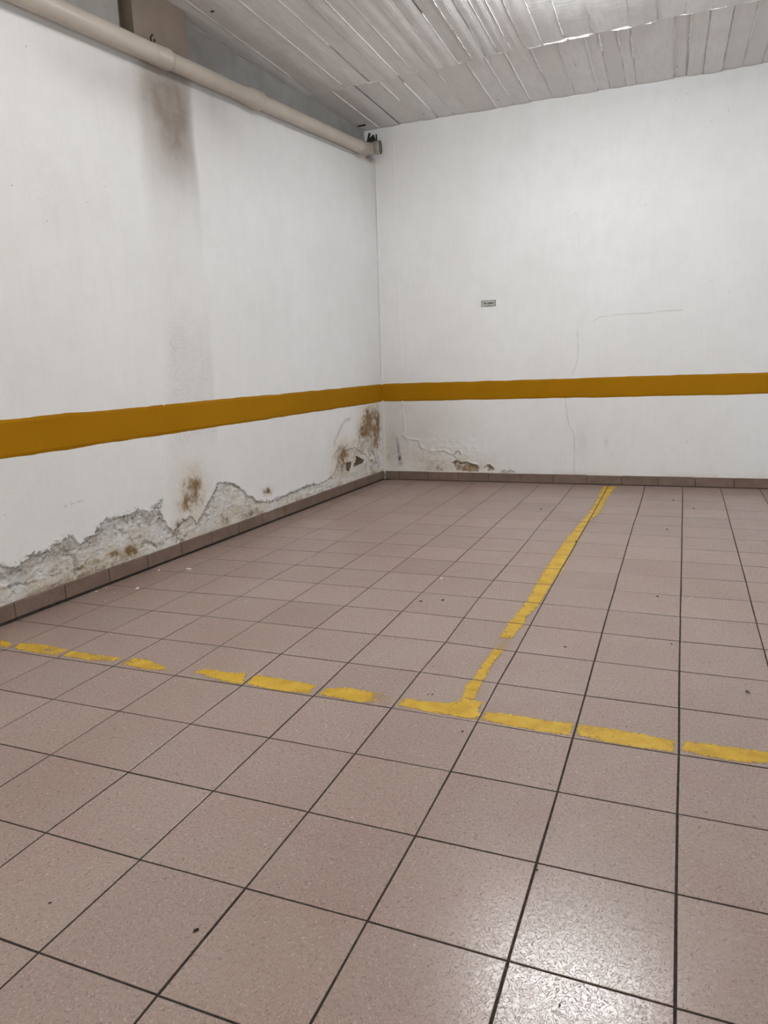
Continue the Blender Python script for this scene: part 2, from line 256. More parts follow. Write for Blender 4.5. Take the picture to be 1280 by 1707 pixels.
def plaster(name):
    t = NT(name, .82, .18)
    big = t.noise(.35, 3); mid = t.noise(2.2, 5, .6); fine = t.noise(22, 5, .65); vert = t.noise(1.2, 3, .5, t.scaled((9, 9, 1.0)))
    c = t.mix(t.ramp(big, .3, .7), WALL_A, WALL_B)
    c = t.mix(t.ramp(mid, .35, .75, 0, .35), c, WALL_C)
    c = t.mix(t.ramp(t.math('MULTIPLY', vert, 1.0), .45, .8, 0, .08), c, (.55, .53, .50))
    c = t.mix(t.ramp(fine, .60, .74, 0, .25), c, (.48, .45, .42))
    pits = t.noise(9, 2, .5); c = t.mix(t.ramp(pits, .765, .80, 0, .5), c, (.22, .20, .19))
    soot_and_shade = t.math('MULTIPLY', t.attr('soot_and_shade'), t.ramp(t.noise(3.5, 5, .6), .2, .8, .88, 1.08))
    c = t.mix(t.math('MINIMUM', soot_and_shade, 1.0), c, (.27, .225, .19))
    spk = t.math('MULTIPLY', t.attr('speck'), t.ramp(t.noise(24, 5, .8), .44, .72, .10, .62))
    c = t.mix(spk, c, (.42, .37, .33))
    peel = t.attr('peel')
    pc = t.mix(t.ramp(t.noise(2.6, 6, .65, None, .6), .38, .62), (.70, .685, .665), (.60, .55, .47))
    pc = t.mix(t.ramp(t.noise(11, 5, .7), .52, .72, 0, .55), pc, (.46, .42, .37))
    c = t.mix(t.math('MULTIPLY', peel, .9), c, pc)
    crumb = t.ramp(t.noise(19, 5, .8, None, 1.2), .40, .56)
    g = t.math('MULTIPLY', t.attr('grey'), t.math('ADD', t.math('MULTIPLY', crumb, .85), .15))
    c = t.mix(t.math('MULTIPLY', t.math('MINIMUM', g, 1.0), .85), c, (.215, .19, .165))
    bn = t.noise(7, 6, .7, None, .5)
    b = t.attr('brown'); bm = t.math('MULTIPLY', b, t.ramp(bn, .22, .62, .35, 1.1), None, True)
    c = t.mix(t.math('MINIMUM', t.math('MULTIPLY', bm, 1.15), 1.0), c, t.mix(t.ramp(bm, .15, .9), (.60, .49, .35), (.235, .150, .075)))
    c = t.mix(t.attr('dark'), c, (.055, .043, .032))
    c = t.mix(t.attr('crack'), c, (.20, .18, .16))
    nr = t.bump(vert, .0010, .18); nr = t.bump(t.noise(5, 6, .6), .002, .5, nr); nr = t.bump(fine, .0007, .6, nr)
    rgh = t.math('MULTIPLY', t.math('MAXIMUM', peel, t.attr('grey')), t.noise(12, 6, .72, None, 1.0))
    nr = t.bump(rgh, .007, .9, nr)
    return t.done(c, nr)
WALL_A = (.765, .752, .73); WALL_B = (.80, .792, .775); WALL_C = (.71, .695, .67)
M_wall = plaster('painted_plaster')

def make_stripe():
    t = NT('ochre_paint', .75, .08)
    c = t.mix(t.ramp(t.noise(.6, 4), .3, .7), (.305, .137, .0012), (.33, .152, .0025))
    c = t.mix(t.ramp(t.noise(14, 5, .7), .55, .75, 0, .25), c, (.18, .085, .004))
    return t.done(c, t.bump(t.noise(10, 5), .001, .5))
M_stripe = make_stripe()

def make_tile():
    t = NT('speckled_floor_tile', .36, .9)
    sh = t.attr('shade')
    c = t.mix(t.ramp(t.noise(.45, 3), .32, .68), (.350, .252, .205), (.372, .278, .232))
    c = t.mix(t.ramp(t.noise(1.1, 4, .6, t.scaled((1, 1, 1))), .40, .75, 0, .55), c, (.365, .222, .190))
    warp = t.noise(55, 2, .5)
    w1 = t.noise(15, 1.0, .4, None, .7); w2 = t.noise(13.5, 1.0, .4, t.scaled((1.07, .93, 1)), .7)
    s1 = t.math('ABSOLUTE', t.math('SINE', t.math('MULTIPLY', w1, 34.0))); s2 = t.math('ABSOLUTE', t.math('SINE', t.math('MULTIPLY', w2, 30.0)))
    l1 = t.ramp(s1, .16, .52, 1, 0); l2 = t.ramp(s2, .14, .48, 1, 0)
    brk = t.ramp(t.noise(34, 2), .46, .54); brk2 = t.ramp(t.noise(30, 2, .5, t.scaled((1.1, 1, 1))), .46, .54)
    l1 = t.math('MULTIPLY', l1, brk); l2 = t.math('MULTIPLY', l2, brk2)
    c = t.mix(t.math('MULTIPLY', l1, .72), c, (.55, .44, .385))
    c = t.mix(t.math('MULTIPLY', l2, .72), c, (.185, .128, .105))
    c = t.mix(t.ramp(t.noise(60, 3, .7), .35, .7, 0, .30), c, (.25, .18, .152))
    hs = t.n('ShaderNodeHueSaturation'); t.put(hs.inputs['Color'], c); t.put(hs.inputs['Value'], sh)
    dirt = t.attr('dirt'); c = t.mix(dirt, hs.outputs[0], (.13, .10, .085))
    h = t.math('ADD', t.math('SUBTRACT', l1, l2), t.math('MULTIPLY', t.noise(30, 3), .5))
    nr = t.bump(h, .0010, .5)
    r = t.math('MULTIPLY_ADD', t.noise(1.6, 3), .10, .19)
    return t.done(c, nr, r)
M_tile = make_tile()
M_grout = plain('dark_grout', (.045, .036, .031), .9, .1, .3, 12)
M_skirt = None
def make_skirt():
    t = NT('skirting_tile', .5, .35)
    c = t.mix(t.ramp(t.noise(3, 5, .6), .3, .7), (.150, .100, .073), (.192, .132, .100))
    c = t.mix(t.ramp(t.noise(20, 4, .7), .5, .68, 0, .5), c, (.10, .07, .055))
    return t.done(c, t.bump(t.noise(24, 4), .0006, .5))
M_skirt = make_skirt()
def make_ceiling():
    t = NT('board_formed_concrete', .75, .25)
    base = t.mix(t.ramp(t.noise(.5, 3), .35, .65), (.74, .715, .70), (.80, .78, .765))
    c = t.mix(t.ramp(t.noise(3.5, 5, .65, t.scaled((4, .5, 1))), .40, .72, 0, .6), base, (.62, .585, .565))
    c = t.mix(t.ramp(t.noise(1.2, 4, .6), .5, .75, 0, .5), c, (.64, .61, .58))
    c = t.mix(t.ramp(t.noise(16, 4, .7), .60, .75, 0, .35), c, (.30, .27, .255))
    c = t.mix(t.math('MULTIPLY', t.attr('tint'), 1.0), c, (.62, .59, .57))
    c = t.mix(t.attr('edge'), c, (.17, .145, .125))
    ga = t.math('MULTIPLY', t.attr('grain_along'), t.noise(5, 4, .6, t.scaled((9, .35, 1))))
    gp = t.math('MULTIPLY', t.attr('grain_across'), t.noise(4.0, 4, .6, t.scaled((.35, 7, 1)), .35))
    nr = t.bump(ga, .012, .9); nr = t.bump(gp, .016, 1.0, nr); nr = t.bump(t.noise(7, 6, .6), .003, .6, nr)
    return t.done(c, nr)
M_ceil = make_ceiling()
M_fin = plain('plaster_fin', (.86, .85, .84), .7, .2, .08, 9)
M_pvc = None
def make_pvc(name, col):
    t = NT(name, .38, .4)
    c = t.mix(t.ramp(t.noise(1.2, 4), .35, .7), col, tuple(v*.9 for v in col))
    c = t.mix(t.ramp(t.noise(8, 5, .7), .56, .78, 0, .5), c, tuple(v*.6 for v in col))
    return t.done(c, t.bump(t.noise(3, 3), .001, .3))
M_pvc = make_pvc('cream_pvc', (.47, .41, .345))
M_pvc2 = make_pvc('aged_pvc', (.36, .32, .27))
M_dark = plain('dark_metal', (.018, .017, .016), .7, .3)
M_niche = plain('niche_plaster', (.30, .285, .265), .85, .15, .08, 2.5)
M_pillar = plain('bare_plaster', (.24, .19, .15), .85, .15, .07, 1.5)
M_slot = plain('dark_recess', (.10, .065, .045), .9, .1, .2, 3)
M_white = plain('white_flake', (.72, .70, .66), .8, .2)
M_crumb = plain('dark_crumb', (.05, .04, .033), .9, .2)

def make_yellow():
    t = NT('worn_yellow_paint', .42, .4)
    d = t.attr('inset'); wear = t.attr('wear')
    n = t.noise(28, 5, .7); n2 = t.noise(7, 4, .6)
    e = t.math('ADD', d, t.math('MULTIPLY', t.math('SUBTRACT', n, .5), .16))
    e = t.math('ADD', e, t.math('MULTIPLY', t.math('SUBTRACT', n2, .5), .05))
    a = t.ramp(e, -.010, .010)
    w = t.math('ADD', t.math('MULTIPLY', t.noise(40, 4, .75), .6), t.math('MULTIPLY', t.noise(9, 4, .6), .4))
    keep = t.ramp(t.math('SUBTRACT', w, t.math('MULTIPLY', wear, .42)), .20, .34)
    a = t.math('MULTIPLY', a, keep)
    a = t.math('MULTIPLY', a, t.ramp(t.noise(3, 4), .25, .6, .80, 1.0))
    c = t.mix(t.ramp(n2, .35, .65), (.60, .345, .012), (.66, .42, .03))
    c = t.mix(t.ramp(t.noise(60, 2), .55, .7, 0, .45), c, (.42, .27, .07))
    t.put(t.b.inputs['Alpha'], a)
    return t.done(c, t.bump(n, .0005, .5))
M_yellow = make_yellow()

# ------------------------------------------------------------------ floor
I0, I1, J0, J1 = -11, 12, -12, 15
WARP = DATA['warp']
def gp(i, j):
    w = WARP.get((i, j), (0, 0)); return np.array([i+w[0], j+w[1]])
FM = MB()
floor_me = []; sh_v = []; dirt_v = []
GV = {i: .0085 for i in range(I0, I1+1)}; GV.update({0: .0105, -1: .0100, 1: .0095, -2: .0085, -3: .0085, -4: .0085, -5: .0085, -6: .0075, -7: .0075, -8: .0075, -9: .0085})
GH = {j: (.0085 if j < 0 else .0105) for j in range(J0, J1+2)}
def wall_clip(P):                 # keep tile corners inside the two walls
    q = np.array([P[0], P[1], 0]) - K
    o = q@nL
    if o < -.02: P = P + nL[:2]*(-.02-o)
    q = np.array([P[0], P[1], 0]) - K
    o = q@nB
    if o < -.02: P = P + nB[:2]*(-.02-o)
    return P
tile_quads = {}
for i in range(I0, I1):
    for j in range(J0, J1+1):
        c = [gp(i, j), gp(i+1, j), gp(i+1, j+1), gp(i, j+1)]
        jit = rng.normal(0, .0012, (4, 2))
        ins = [(GV[i], GH[j]), (-GV[i+1], GH[j]), (-GV[i+1], -GH[j+1 if j+1 in GH else j]), (GV[i], -GH[j])]
        c = [wall_clip(a+np.array(b)+d) for a, b, d in zip(c, ins, jit)]
        area = 0.5*abs((c[2][0]-c[0][0])*(c[3][1]-c[1][1])-(c[3][0]-c[1][0])*(c[2][1]-c[0][1]))
        if area < .02: continue
        z = rng.normal(0, .0004) + rng.normal(0, .0006, 4)
        cen = sum(c)/4
        top = [np.array([*(a+(cen-a)/np.linalg.norm(cen-a)*.005), z[k]]) for k, a in enumerate(c)]
        rim = [np.array([*a, z[k]-.0022]) for k, a in enumerate(c)]
        bot = [np.array([*a, -.03]) for a in c]
        FM.add(top+rim+bot, [(0,1,2,3)] + [(4+k, 4+(k+1)%4, (k+1)%4, k) for k in range(4)] + [(8+k, 8+(k+1)%4, 4+(k+1)%4, 4+k) for k in range(4)], 0)
        sh_v += [float(np.clip(rng.normal(1, .030), .92, 1.08))]*12
        tile_quads[(i, j)] = top
g = [(I0-.3, J0-.3), (I1+.3, J0-.3), (I1+.3, 15.4), (I0-.3, 15.4)]
FM.add([(a, b, -.0040) for a, b in g] + [(a, b, -.25) for a, b in g], [(0,1,2,3), (7,6,5,4), (0,4,5,1), (1,5,6,2), (2,6,7,3), (3,7,4,0)], 1)
floor = FM.build('floor', [M_tile, M_grout], kind='structure', fix=False)
at = floor.data.attributes.new('shade', 'FLOAT', 'POINT'); at.data.foreach_set('value', sh_v + [1.0]*8)
floor.data.attributes.new('dirt', 'FLOAT', 'POINT')
tag(floor, 'speckled pinkish beige square floor tiles with dark joints')

# painted bay lines, tile by tile so the joints stay open
def quad_pt(q, a, b):
    return (q[0]*(1-a)*(1-b) + q[1]*a*(1-b) + q[2]*a*b + q[3]*(1-a)*b)
def painted(name, polys, wearf, label, lift=.002):
    parts = []; ins_all = []; wear_all = []
    for (i, j), q in tile_quads.items():
        near = False
        for P in polys:
            xs = [p_[0] for p_ in P]; ys = [p_[1] for p_ in P]
            if max(xs) > i-.1 and min(xs) < i+1.1 and max(ys) > j-.1 and min(ys) < j+1.1: near = True
        if not near: continue
        N = 65; a, b = np.meshgrid(np.linspace(0, 1, N), np.linspace(0, 1, N), indexing='ij')
        P3 = sum(w[..., None]*q[k] for k, w in enumerate(((1-a)*(1-b), a*(1-b), a*b, (1-a)*b)))
        X, Y = P3[..., 0], P3[..., 1]; d = np.full(X.shape, -9.0)
        for P in polys:
            dd = pdist(X, Y, P, True); dd = np.where(inside(X, Y, P), dd, -dd); d = np.maximum(d, dd)
        if d.max() < -.06: continue
        P3[..., 2] += lift
        F = grid_faces(N, N); keep = d.ravel()[F].max(1) > -.065
        F = F[keep]
        used = np.unique(F); remap = -np.ones(N*N, int); remap[used] = np.arange(len(used))
        parts.append((P3.reshape(-1, 3)[used], remap[F])); ins_all.append(d.ravel()[used]); wear_all.append(wearf(X, Y).ravel()[used])
    o = big_mesh(name, parts, {'inset': np.concatenate(ins_all), 'wear': np.concatenate(wear_all)}, M_yellow, floor)
    tag(o, label)
    return o
polysH = [list(up)+list(lo)[::-1] for up, lo in DATA['ylineH']]
for k in range(1, 9): polysH.append([(k+.04, .27), (k+.5, .29), (k+.96, .27), (k+.96, .06), (k+.5, .04), (k+.04, .07)])
def wearH(x, y):
    w = np.full(x.shape, .12)
    for cx, r, s in ((-6.0, .35, .6), (-6.9, .25, .5), (-7.35, .35, .45), (-8.3, .25, .5), (-5.7, .2, .3), (-3.15, .28, .7), (-0.8, .4, .35), (-1.5, .3, .15), (.2, .2, .25)):
        w = np.maximum(w, s*np.exp(-((x-cx)/r)**2))
    return w
painted('painted_line', polysH, wearH, 'worn yellow bay line across the floor, broken at each tile joint')
LV = DATA['ylineV']
polyV = [tuple(a) for a, b in LV] + [tuple(b) for a, b in LV[::-1]]
junction = [(-2.40, .17), (-2.36, .33), (-2.30, .50), (-2.05, .46), (-2.08, .30), (-2.0, .14), (-2.1, .05), (-2.3, .05)]
def wearV(x, y):
    w = np.full(x.shape, .10)
    for cy, r, s in ((2.25, .33, .75), (1.65, .25, .35), (9.6, .5, .35), (11.5, 1.5, .2), (4.7, .4, .15)):
        w = np.maximum(w, s*np.exp(-((y-cy)/r)**2))
    return w
painted('painted_line', [polyV, junction], wearV, 'yellow bay line running from the cross line to the back wall', .0034)

# ------------------------------------------------------------------ left wall
def ledge(u):
    return np.interp(u, [0, .35, .9, 16], [9.82, 9.90, 10.03, 9.42])
def left_fields(U, Z):
    wu = (fbm(U*6, Z*6, 4)-.5)*.09; wz = (fbm(U*6+40, Z*6+11, 4)-.5)*.09
    wf = (fbm(U*24, Z*24, 3)-.5)*.05
    x = U+wu+wf; y = Z+wz+wf*.8
    low = Z < 3
    A = {}
    peelP = [(15.6, -1)] + [(15.6, DATA['peel'][0][1]-.02)] + [tuple(q) for q in DATA['peel']] + [(-.5, 1.4), (-.5, -1)]
    wg = (fbm(U*30+7, Z*30, 3)-.5)*.11*(U > 3.5)
    x2, y2 = x+wg, y+wg*1.2
    dd = pdist(x2, y2, DATA['peel']); ins = inside(x2, y2, peelP)
    sd = np.where(ins, dd, -dd)
    peel = sm(-.005, .02, sd)*sm(0.0, .9, U+.1)
    grey = np.clip(blobs(x, y, DATA['greyL'])*1.1*sm(-.03, .02, sd), 0, 1)
    edge = np.exp(-(sd/.032)**2)*sm(.25, .6, fbm(U*4+5, Z*4, 3))
    grey = np.clip(np.maximum(grey, edge*.8*(U > 4.5)), 0, 1)
    brown = blobs(U+wu*1.4+wf, Z+wz*1.4+wf, DATA['brownL'], .72)
    brown = np.clip(brown*1.35*(.62+.75*fbm(U*9, Z*6, 4)), 0, 1)
    foot = np.exp(-((Z-.30)/.16)**2)*(.15+.55*sm(.42, .62, fbm(U*1.3+2, Z*2, 3)))
    brown = np.maximum(brown, np.where(ins, foot, foot*.5))
    # cream damp towards the corner
    brown = np.maximum(brown, .45*np.exp(-((U-1.4)/1.3)**2-((Z-1.0)/.55)**2)*sm(.35, .6, fbm(U*5, Z*4, 3)))
    dark = blobs(x, y, DATA['darkL'], 1.3)*sm(.35, .6, fbm(U*20, Z*12, 3))
    for h in ('holeA', 'holeB'):
        hd = pdist(U+wf*.6, Z+wf*.6, DATA[h], True); ii = inside(U+wf*.6, Z+wf*.6, DATA[h])
        hs = np.where(ii, hd, -hd); dark = np.maximum(dark, .62*sm(-.004, .006, hs)); brown = np.maximum(brown, sm(-.01, .01, hs)); A.setdefault('hole', np.zeros(U.shape)); A['hole'] = np.maximum(A['hole'], sm(0, .02, hs))
    dark = np.maximum(dark, .62*np.exp(-((U-.75)/.75)**2-((Z-.95)/.62)**2)*sm(.60, .68, fbm(U*11+3, Z*8, 3)))
    dark = np.maximum(dark, .40*sm(0, .05, sd)*sm(.60, .70, fbm(U*13+31, Z*15, 3))*(U > 3)*sm(.45, .6, fbm(U*2, Z*2+8, 2)))
    crack = np.zeros(U.shape)
    for n, w, s in (('crackA', .020, .9), ('crackB', .011, .7), ('crackC', .028, .85), ('crackD', .022, .7), ('crackE', .02, .7), ('crackF', .02, .6), ('crackG', .010, .45), ('crackH', .022, .6), ('crackI', .022, .6), ('crackJ', .03, .7)):
        d = pdist(U+wf*.9+wu*.5, Z+wf*.9+wz*.5, DATA[n]); k = s*np.exp(-(d/w)**2)
        if n in 'crackDcrackEcrackFcrackGcrackI': k = k*sm(.40, .55, fbm(U*14, Z*14, 2))
        crack = np.maximum(crack, k)
    sc = np.exp(-(pdist(U+wf*.4, Z+wf*.4, DATA['scratch'])/.05)**2)
    grey = np.maximum(grey, .62*sc)
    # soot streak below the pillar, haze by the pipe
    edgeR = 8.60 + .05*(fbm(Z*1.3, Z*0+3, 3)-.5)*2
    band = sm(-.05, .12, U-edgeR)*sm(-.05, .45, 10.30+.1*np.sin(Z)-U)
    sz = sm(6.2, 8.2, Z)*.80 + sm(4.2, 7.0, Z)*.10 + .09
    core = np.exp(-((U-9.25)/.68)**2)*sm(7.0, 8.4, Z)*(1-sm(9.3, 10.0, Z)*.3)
    soot_and_shade = band*sz*.30 + core*.50*sm(-.05, .22, U-edgeR)*(1-.45*sm(9.0, 9.6, Z))
    soot_and_shade = soot_and_shade + .20*np.exp(-((U-11.4)/1.2)**2-((Z-8.85)/.42)**2) + .22*np.exp(-((U-9.9)/.9)**2-((Z-8.9)/.5)**2)
    soot_and_shade = soot_and_shade + .20*sm(7.2, 9.7, Z)*sm(14.5, 9.0, U) + .09*sm(1.9, .2, U)*(.5+fbm(U*2, Z*.8, 3))  # darker wall top and corner: part grime, part shade painted in
    soot_and_shade = soot_and_shade + .18*np.exp(-((U-7.9)/.7)**2-((Z-9.2)/.5)**2)
    soot_and_shade = soot_and_shade*(.86+.28*fbm(U*1.8, Z*.7, 4))
    speck = band*(sm(5.6, 3.6, Z)*.75+.10)*sm(2.0, 2.6, Z) + .55*np.exp(-((U-9.7)/.3)**2-((Z-4.4)/.35)**2)
    speck = np.clip(speck + .25*np.exp(-((U-12.6)/.6)**2-((Z-6.9)/.8)**2) + .3*np.exp(-((U-13.6)/.5)**2-((Z-3.5)/.4)**2) + .2*(Z < 2.6), 0, 1)
    brown = np.maximum(brown, .9*np.exp(-((U-.42)/.42)**2-((Z-9.86)/.10)**2)*(Z < 9.97))
    # relief
    dis = np.zeros(U.shape)
    lip = np.interp(U, [.9, 6.9, 9.3, 11.4, 12.8, 16], [9.86, 9.61, 9.51, 9.40, 9.34, 9.2]); dis += .022*np.exp(-((Z-lip)/.022)**2)*(.6+.6*fbm(U*2, Z, 3))
    rough = ridged(U*7+wu*10, Z*9+wz*10, 4)
    dis += peel*(-.022+.040*(rough-.6)+.034*(fbm(U*2.2+wu*6, Z*7+wz*6, 4)-.5))
    dis += .034*np.exp(-(np.minimum(sd, 0)/.035)**2)*(sd < 0)*sm(3.8, 5.2, U)*(fbm(U*9, Z*9, 3))
    dis += grey*(sd > -.03)*.055*(ridged(U*13+wu*9, Z*13+wz*9, 3)-.6)
    dis += -.012*crack - .03*A['hole'] - .010*dark
    dis += brown*.014*(ridged(U*12, Z*7, 3)-.5)*(U < 3)
    for n, w, h in (('flake', .016, .014), ('ridge1', .014, .009), ('ridge2', .014, .008), ('ridge3', .012, .008), ('ridge4', .012, .007)):
        d = pdist(U+wu*.4+wf*.3, Z+wz*.4, DATA[n]); dis += h*np.exp(-(d/w)**2)
    FLp = [tuple(q) for q in DATA['flake']]; inn = inside(U, Z, FLp+[(DATA['flake'][-1][0]+.35, DATA['flake'][-1][1])])
    dis += .004*inn
    dis += .010*(fbm(U*.7, Z*.7, 3)-.5) + .004*(fbm(U*4, Z*2.5, 4)-.5)
    return dict(peel=peel, grey=grey, brown=brown, dark=dark, crack=crack, soot_and_shade=np.clip(soot_and_shade, 0, 1), speck=speck), dis
def strip(us, zf, nz, lo, hi):
    U = np.repeat(us[:, None], nz, 1); t = np.linspace(0, 1, nz)[None]
    z0 = lo(us)[:, None] if callable(lo) else lo; z1 = hi(us)[:, None] if callable(hi) else hi
    return U, z0 + (z1-z0)*t
parts = []; att = {}
for us, nz, lo, hi in ((np.concatenate([np.arange(0, 4, .016), np.arange(4, 15.8, .0125)]), 190, .20, 2.62), (np.arange(0, 15.81, .03), 250, 2.62, ledge)):
    U, Z = strip(us, None, nz, lo, hi)
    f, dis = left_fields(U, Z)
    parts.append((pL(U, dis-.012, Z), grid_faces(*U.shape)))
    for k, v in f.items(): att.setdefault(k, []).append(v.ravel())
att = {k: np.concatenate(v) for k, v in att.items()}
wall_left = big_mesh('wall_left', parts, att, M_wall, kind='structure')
tag(wall_left, 'white left wall with peeling plaster and brown damp stains along its foot')
UB = 29.0
ml = MB()
PLc = lambda u, o, z: pL(u, o, z)
ml.box(PLc, (15.75, -.5, 0), (UB, -.012, H+.1), 0)              # the wall beyond the frame
ml.box(PLc, (-.35, -.6, 0), (15.8, -.10, 9.30), 0)               # body of the wall
ml.box(PLc, (-.35, -.75, 9.2), (15.8, -.33, H+.1), 1)            # back of the niche
us = np.arange(0, 15.81, .4)
for a, b in zip(us[:-1], us[1:]):
    za, zb = float(ledge(a)), float(ledge(b))
    ml.add([pL(a, -.012, za), pL(b, -.012, zb), pL(b, -.36, zb), pL(a, -.36, za)], [(0, 1, 2, 3)], 1)
core = ml.build('wall_core', [M_wall, M_niche], wall_left)
# the square stub of pillar and the panel beyond it, flush with the wall, above the pipe
mp_ = MB(); mp_.box(PLc, (8.66, -.34, 9.62), (10.16, .0, H+.05), 0)
pillar = mp_.build('pillar', [M_pillar], wall_left); tag(pillar, 'bare plaster pillar stub above the pipe')
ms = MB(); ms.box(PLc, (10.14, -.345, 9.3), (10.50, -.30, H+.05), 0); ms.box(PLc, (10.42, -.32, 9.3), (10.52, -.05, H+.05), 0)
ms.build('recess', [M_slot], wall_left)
mq = MB(); [mq.box(PLc, (a, -.34, float(ledge(a))-.01), (a+.53, -.012, H+.05), 0) for a in np.arange(10.5, 15.8, .53)]; mq.build('upper_panel', [M_niche], wall_left)

def band(name, P, us, z0, z1, parent, lip=.004):
    nz = 9; U = np.repeat(us[:, None], nz, 1)
    w0 = z0(us)+(fbm(us*2.0, us*0+1, 4)-.5)*.022; w1 = z1(us)+(fbm(us*2.0, us*0+5, 4)-.5)*.022
    Z = w0[:, None]+(w1-w0)[:, None]*np.linspace(0, 1, nz)[None]
    O = np.full(U.shape, lip); O[:, 0] = -.02; O[:, -1] = -.02
    return big_mesh(name, [(P(U, O, Z), grid_faces(*U.shape))], {}, M_stripe, parent, smooth=False)
bl = band('painted_stripe', pL, np.arange(-.02, 15.8, .05), lambda u: np.interp(u, [0, 14.03], [2.540, 2.558]), lambda u: np.interp(u, [0, 13.93], [3.157, 3.209]), wall_left, .006)
tag(bl, 'ochre yellow stripe painted along the left wall')

# ------------------------------------------------------------------ back wall
def back_fields(S, Z):
    wu = (fbm(S*6+3, Z*6, 4)-.5)*.08; wf = (fbm(S*22, Z*22+9, 3)-.5)*.05
    brown = blobs(S+wu*2, Z+wf*2+wu, DATA['brownB'], .8)*(.6+.8*fbm(S*7, Z*7, 4))*.95
    foot = np.exp(-((Z-.28)/.10)**2)*.30*sm(.4, .6, fbm(S*2, Z, 3))
    brown = np.clip(np.maximum(brown, foot), 0, 1)
    dark = blobs(S+wf*.4, Z+wf*.4, DATA['darkB'], 1.0)
    grey = np.clip(blobs(S+wu, Z+wf, DATA['greyB']), 0, 1)
    hole = np.zeros(S.shape)
    for h in ('holeC', 'holeD'):
        hd = pdist(S+wf*.7, Z+wf*.7, DATA[h], True); ii = inside(S+wf*.7, Z+wf*.7, DATA[h]); hs = np.where(ii, hd, -hd)
        hole = np.maximum(hole, sm(-.004, .012, hs))
    brown = np.maximum(brown, hole*.80)
    crack = np.zeros(S.shape)
    for n, w, s in (('cr1', .012, .30), ('cr2', .012, .36), ('cr3', .012, .30), ('curlA', .02, .75), ('curlB', .022, .8), ('curlC', .022, .85), ('curlD', .022, .75), ('drip', .018, .75), ('rip', .02, .22)):
        d = pdist(S+wf*.5, Z+wf*.5, DATA[n]); crack = np.maximum(crack, s*np.exp(-(d/w)**2))
    damp = .30*np.exp(-((S-.9)/1.4)**2)*np.exp(-((Z-1.6)/1.4)**2)
    soot_and_shade = damp*(.6+.8*fbm(S*2, Z*2, 4)) + .05*np.exp(-((S-.2)/.5)**2)  # plus a faint darker band down the corner
    speck = .18*sm(2.6, .6, Z) + .35*np.exp(-((S-6.4)/.35)**2-((Z-1.3)/.5)**2)*.6
    peel = .75*blobs(S, Z, [(2.2, .55, 1.6, .45, 1.0)])*sm(.40, .60, fbm(S*3, Z*3, 3)); peel = np.maximum(peel, .4*foot)
    dis = .012*(fbm(S*.7, Z*.7, 3)-.5) + .004*(fbm(S*4, Z*3, 4)-.5)
    for n, w, h in (('chase', .016, .010), ('chase2', .03, .012), ('cr3', .02, .004), ('cr1', .02, .003)):
        d = pdist(S+wu*.25, Z+wu*.25, DATA[n]); dis += h*np.exp(-(d/w)**2)
    dr = pdist(S+wu*.5+wf*.5, Z+wu*.5+wf*.5, DATA['rip'])
    below = Z < np.interp(S, [q[0] for q in DATA['rip']], [q[1] for q in DATA['rip']])
    dis += np.where(below, 0, .022*np.exp(-(dr/.05)**2)*(.4+fbm(S*9, Z*9, 2)))*(S < 3.2)*(S > .5)
    lump = np.exp(-((S-2.0)/1.5)**2-((Z-1.0)/.45)**2)
    dis += lump*.040*(ridged(S*4, Z*5, 3)-.6)
    dis += .02*np.exp(-(pdist(S, Z, DATA['curlA'])/.03)**2) + .02*np.exp(-(pdist(S, Z+.03, DATA['curlC'])/.03)**2) + .02*np.exp(-(pdist(S, Z-.02, DATA['curlB'])/.03)**2) + .02*np.exp(-(pdist(S, Z-.03, DATA['curlD'])/.03)**2)
    dis += -.04*hole - .02*dark
    dis += .012*np.exp(-((S-.035-(Z-5)*.0103)/.018)**2)*(Z < 9.8)      # bead of paint down the corner
    return dict(peel=peel, grey=grey, brown=brown, dark=dark, crack=crack, soot_and_shade=np.clip(soot_and_shade, 0, 1), speck=speck), dis
parts = []; att = {}
for ss, nz, lo, hi in ((np.arange(-.6, 13.01, .02), 140, .20, 2.62), (np.arange(-.6, 13.01, .0255), 300, 2.62, H+.06)):
    S = np.repeat(ss[:, None], nz, 1); Z = lo + (hi-lo)*np.linspace(0, 1, nz)[None] + 0*S
    f, dis = back_fields(S, Z)
    parts.append((pB(S, dis-.012, Z), grid_faces(*S.shape)))
    for k, v in f.items(): att.setdefault(k, []).append(v.ravel())
att = {k: np.concatenate(v) for k, v in att.items()}
wall_back = big_mesh('wall_back', parts, att, M_wall, kind='structure', flip=True)
tag(wall_back, 'white back wall with fine cracks and damp patch near the corner')
mb = MB(); mb.box(lambda s, o, z: pB(s, o, z), (-1.2, -.6, 0), (21.5, -.10, H+.1), 0)
mb.box(lambda s, o, z: pB(s, o, z), (12.98, -.3, 0), (21.5, -.012, H+.1), 0); mb.build('wall_core', [M_wall], wall_back)
bb = band('painted_stripe', pB, np.arange(-.02, 20.8, .05), lambda s: np.interp(s, [0, 11.2], [2.545, 2.575]), lambda s: np.interp(s, [0, 11.2], [3.165, 3.195]), wall_back, .006)
tag(bb, 'ochre yellow stripe painted along the back wall')

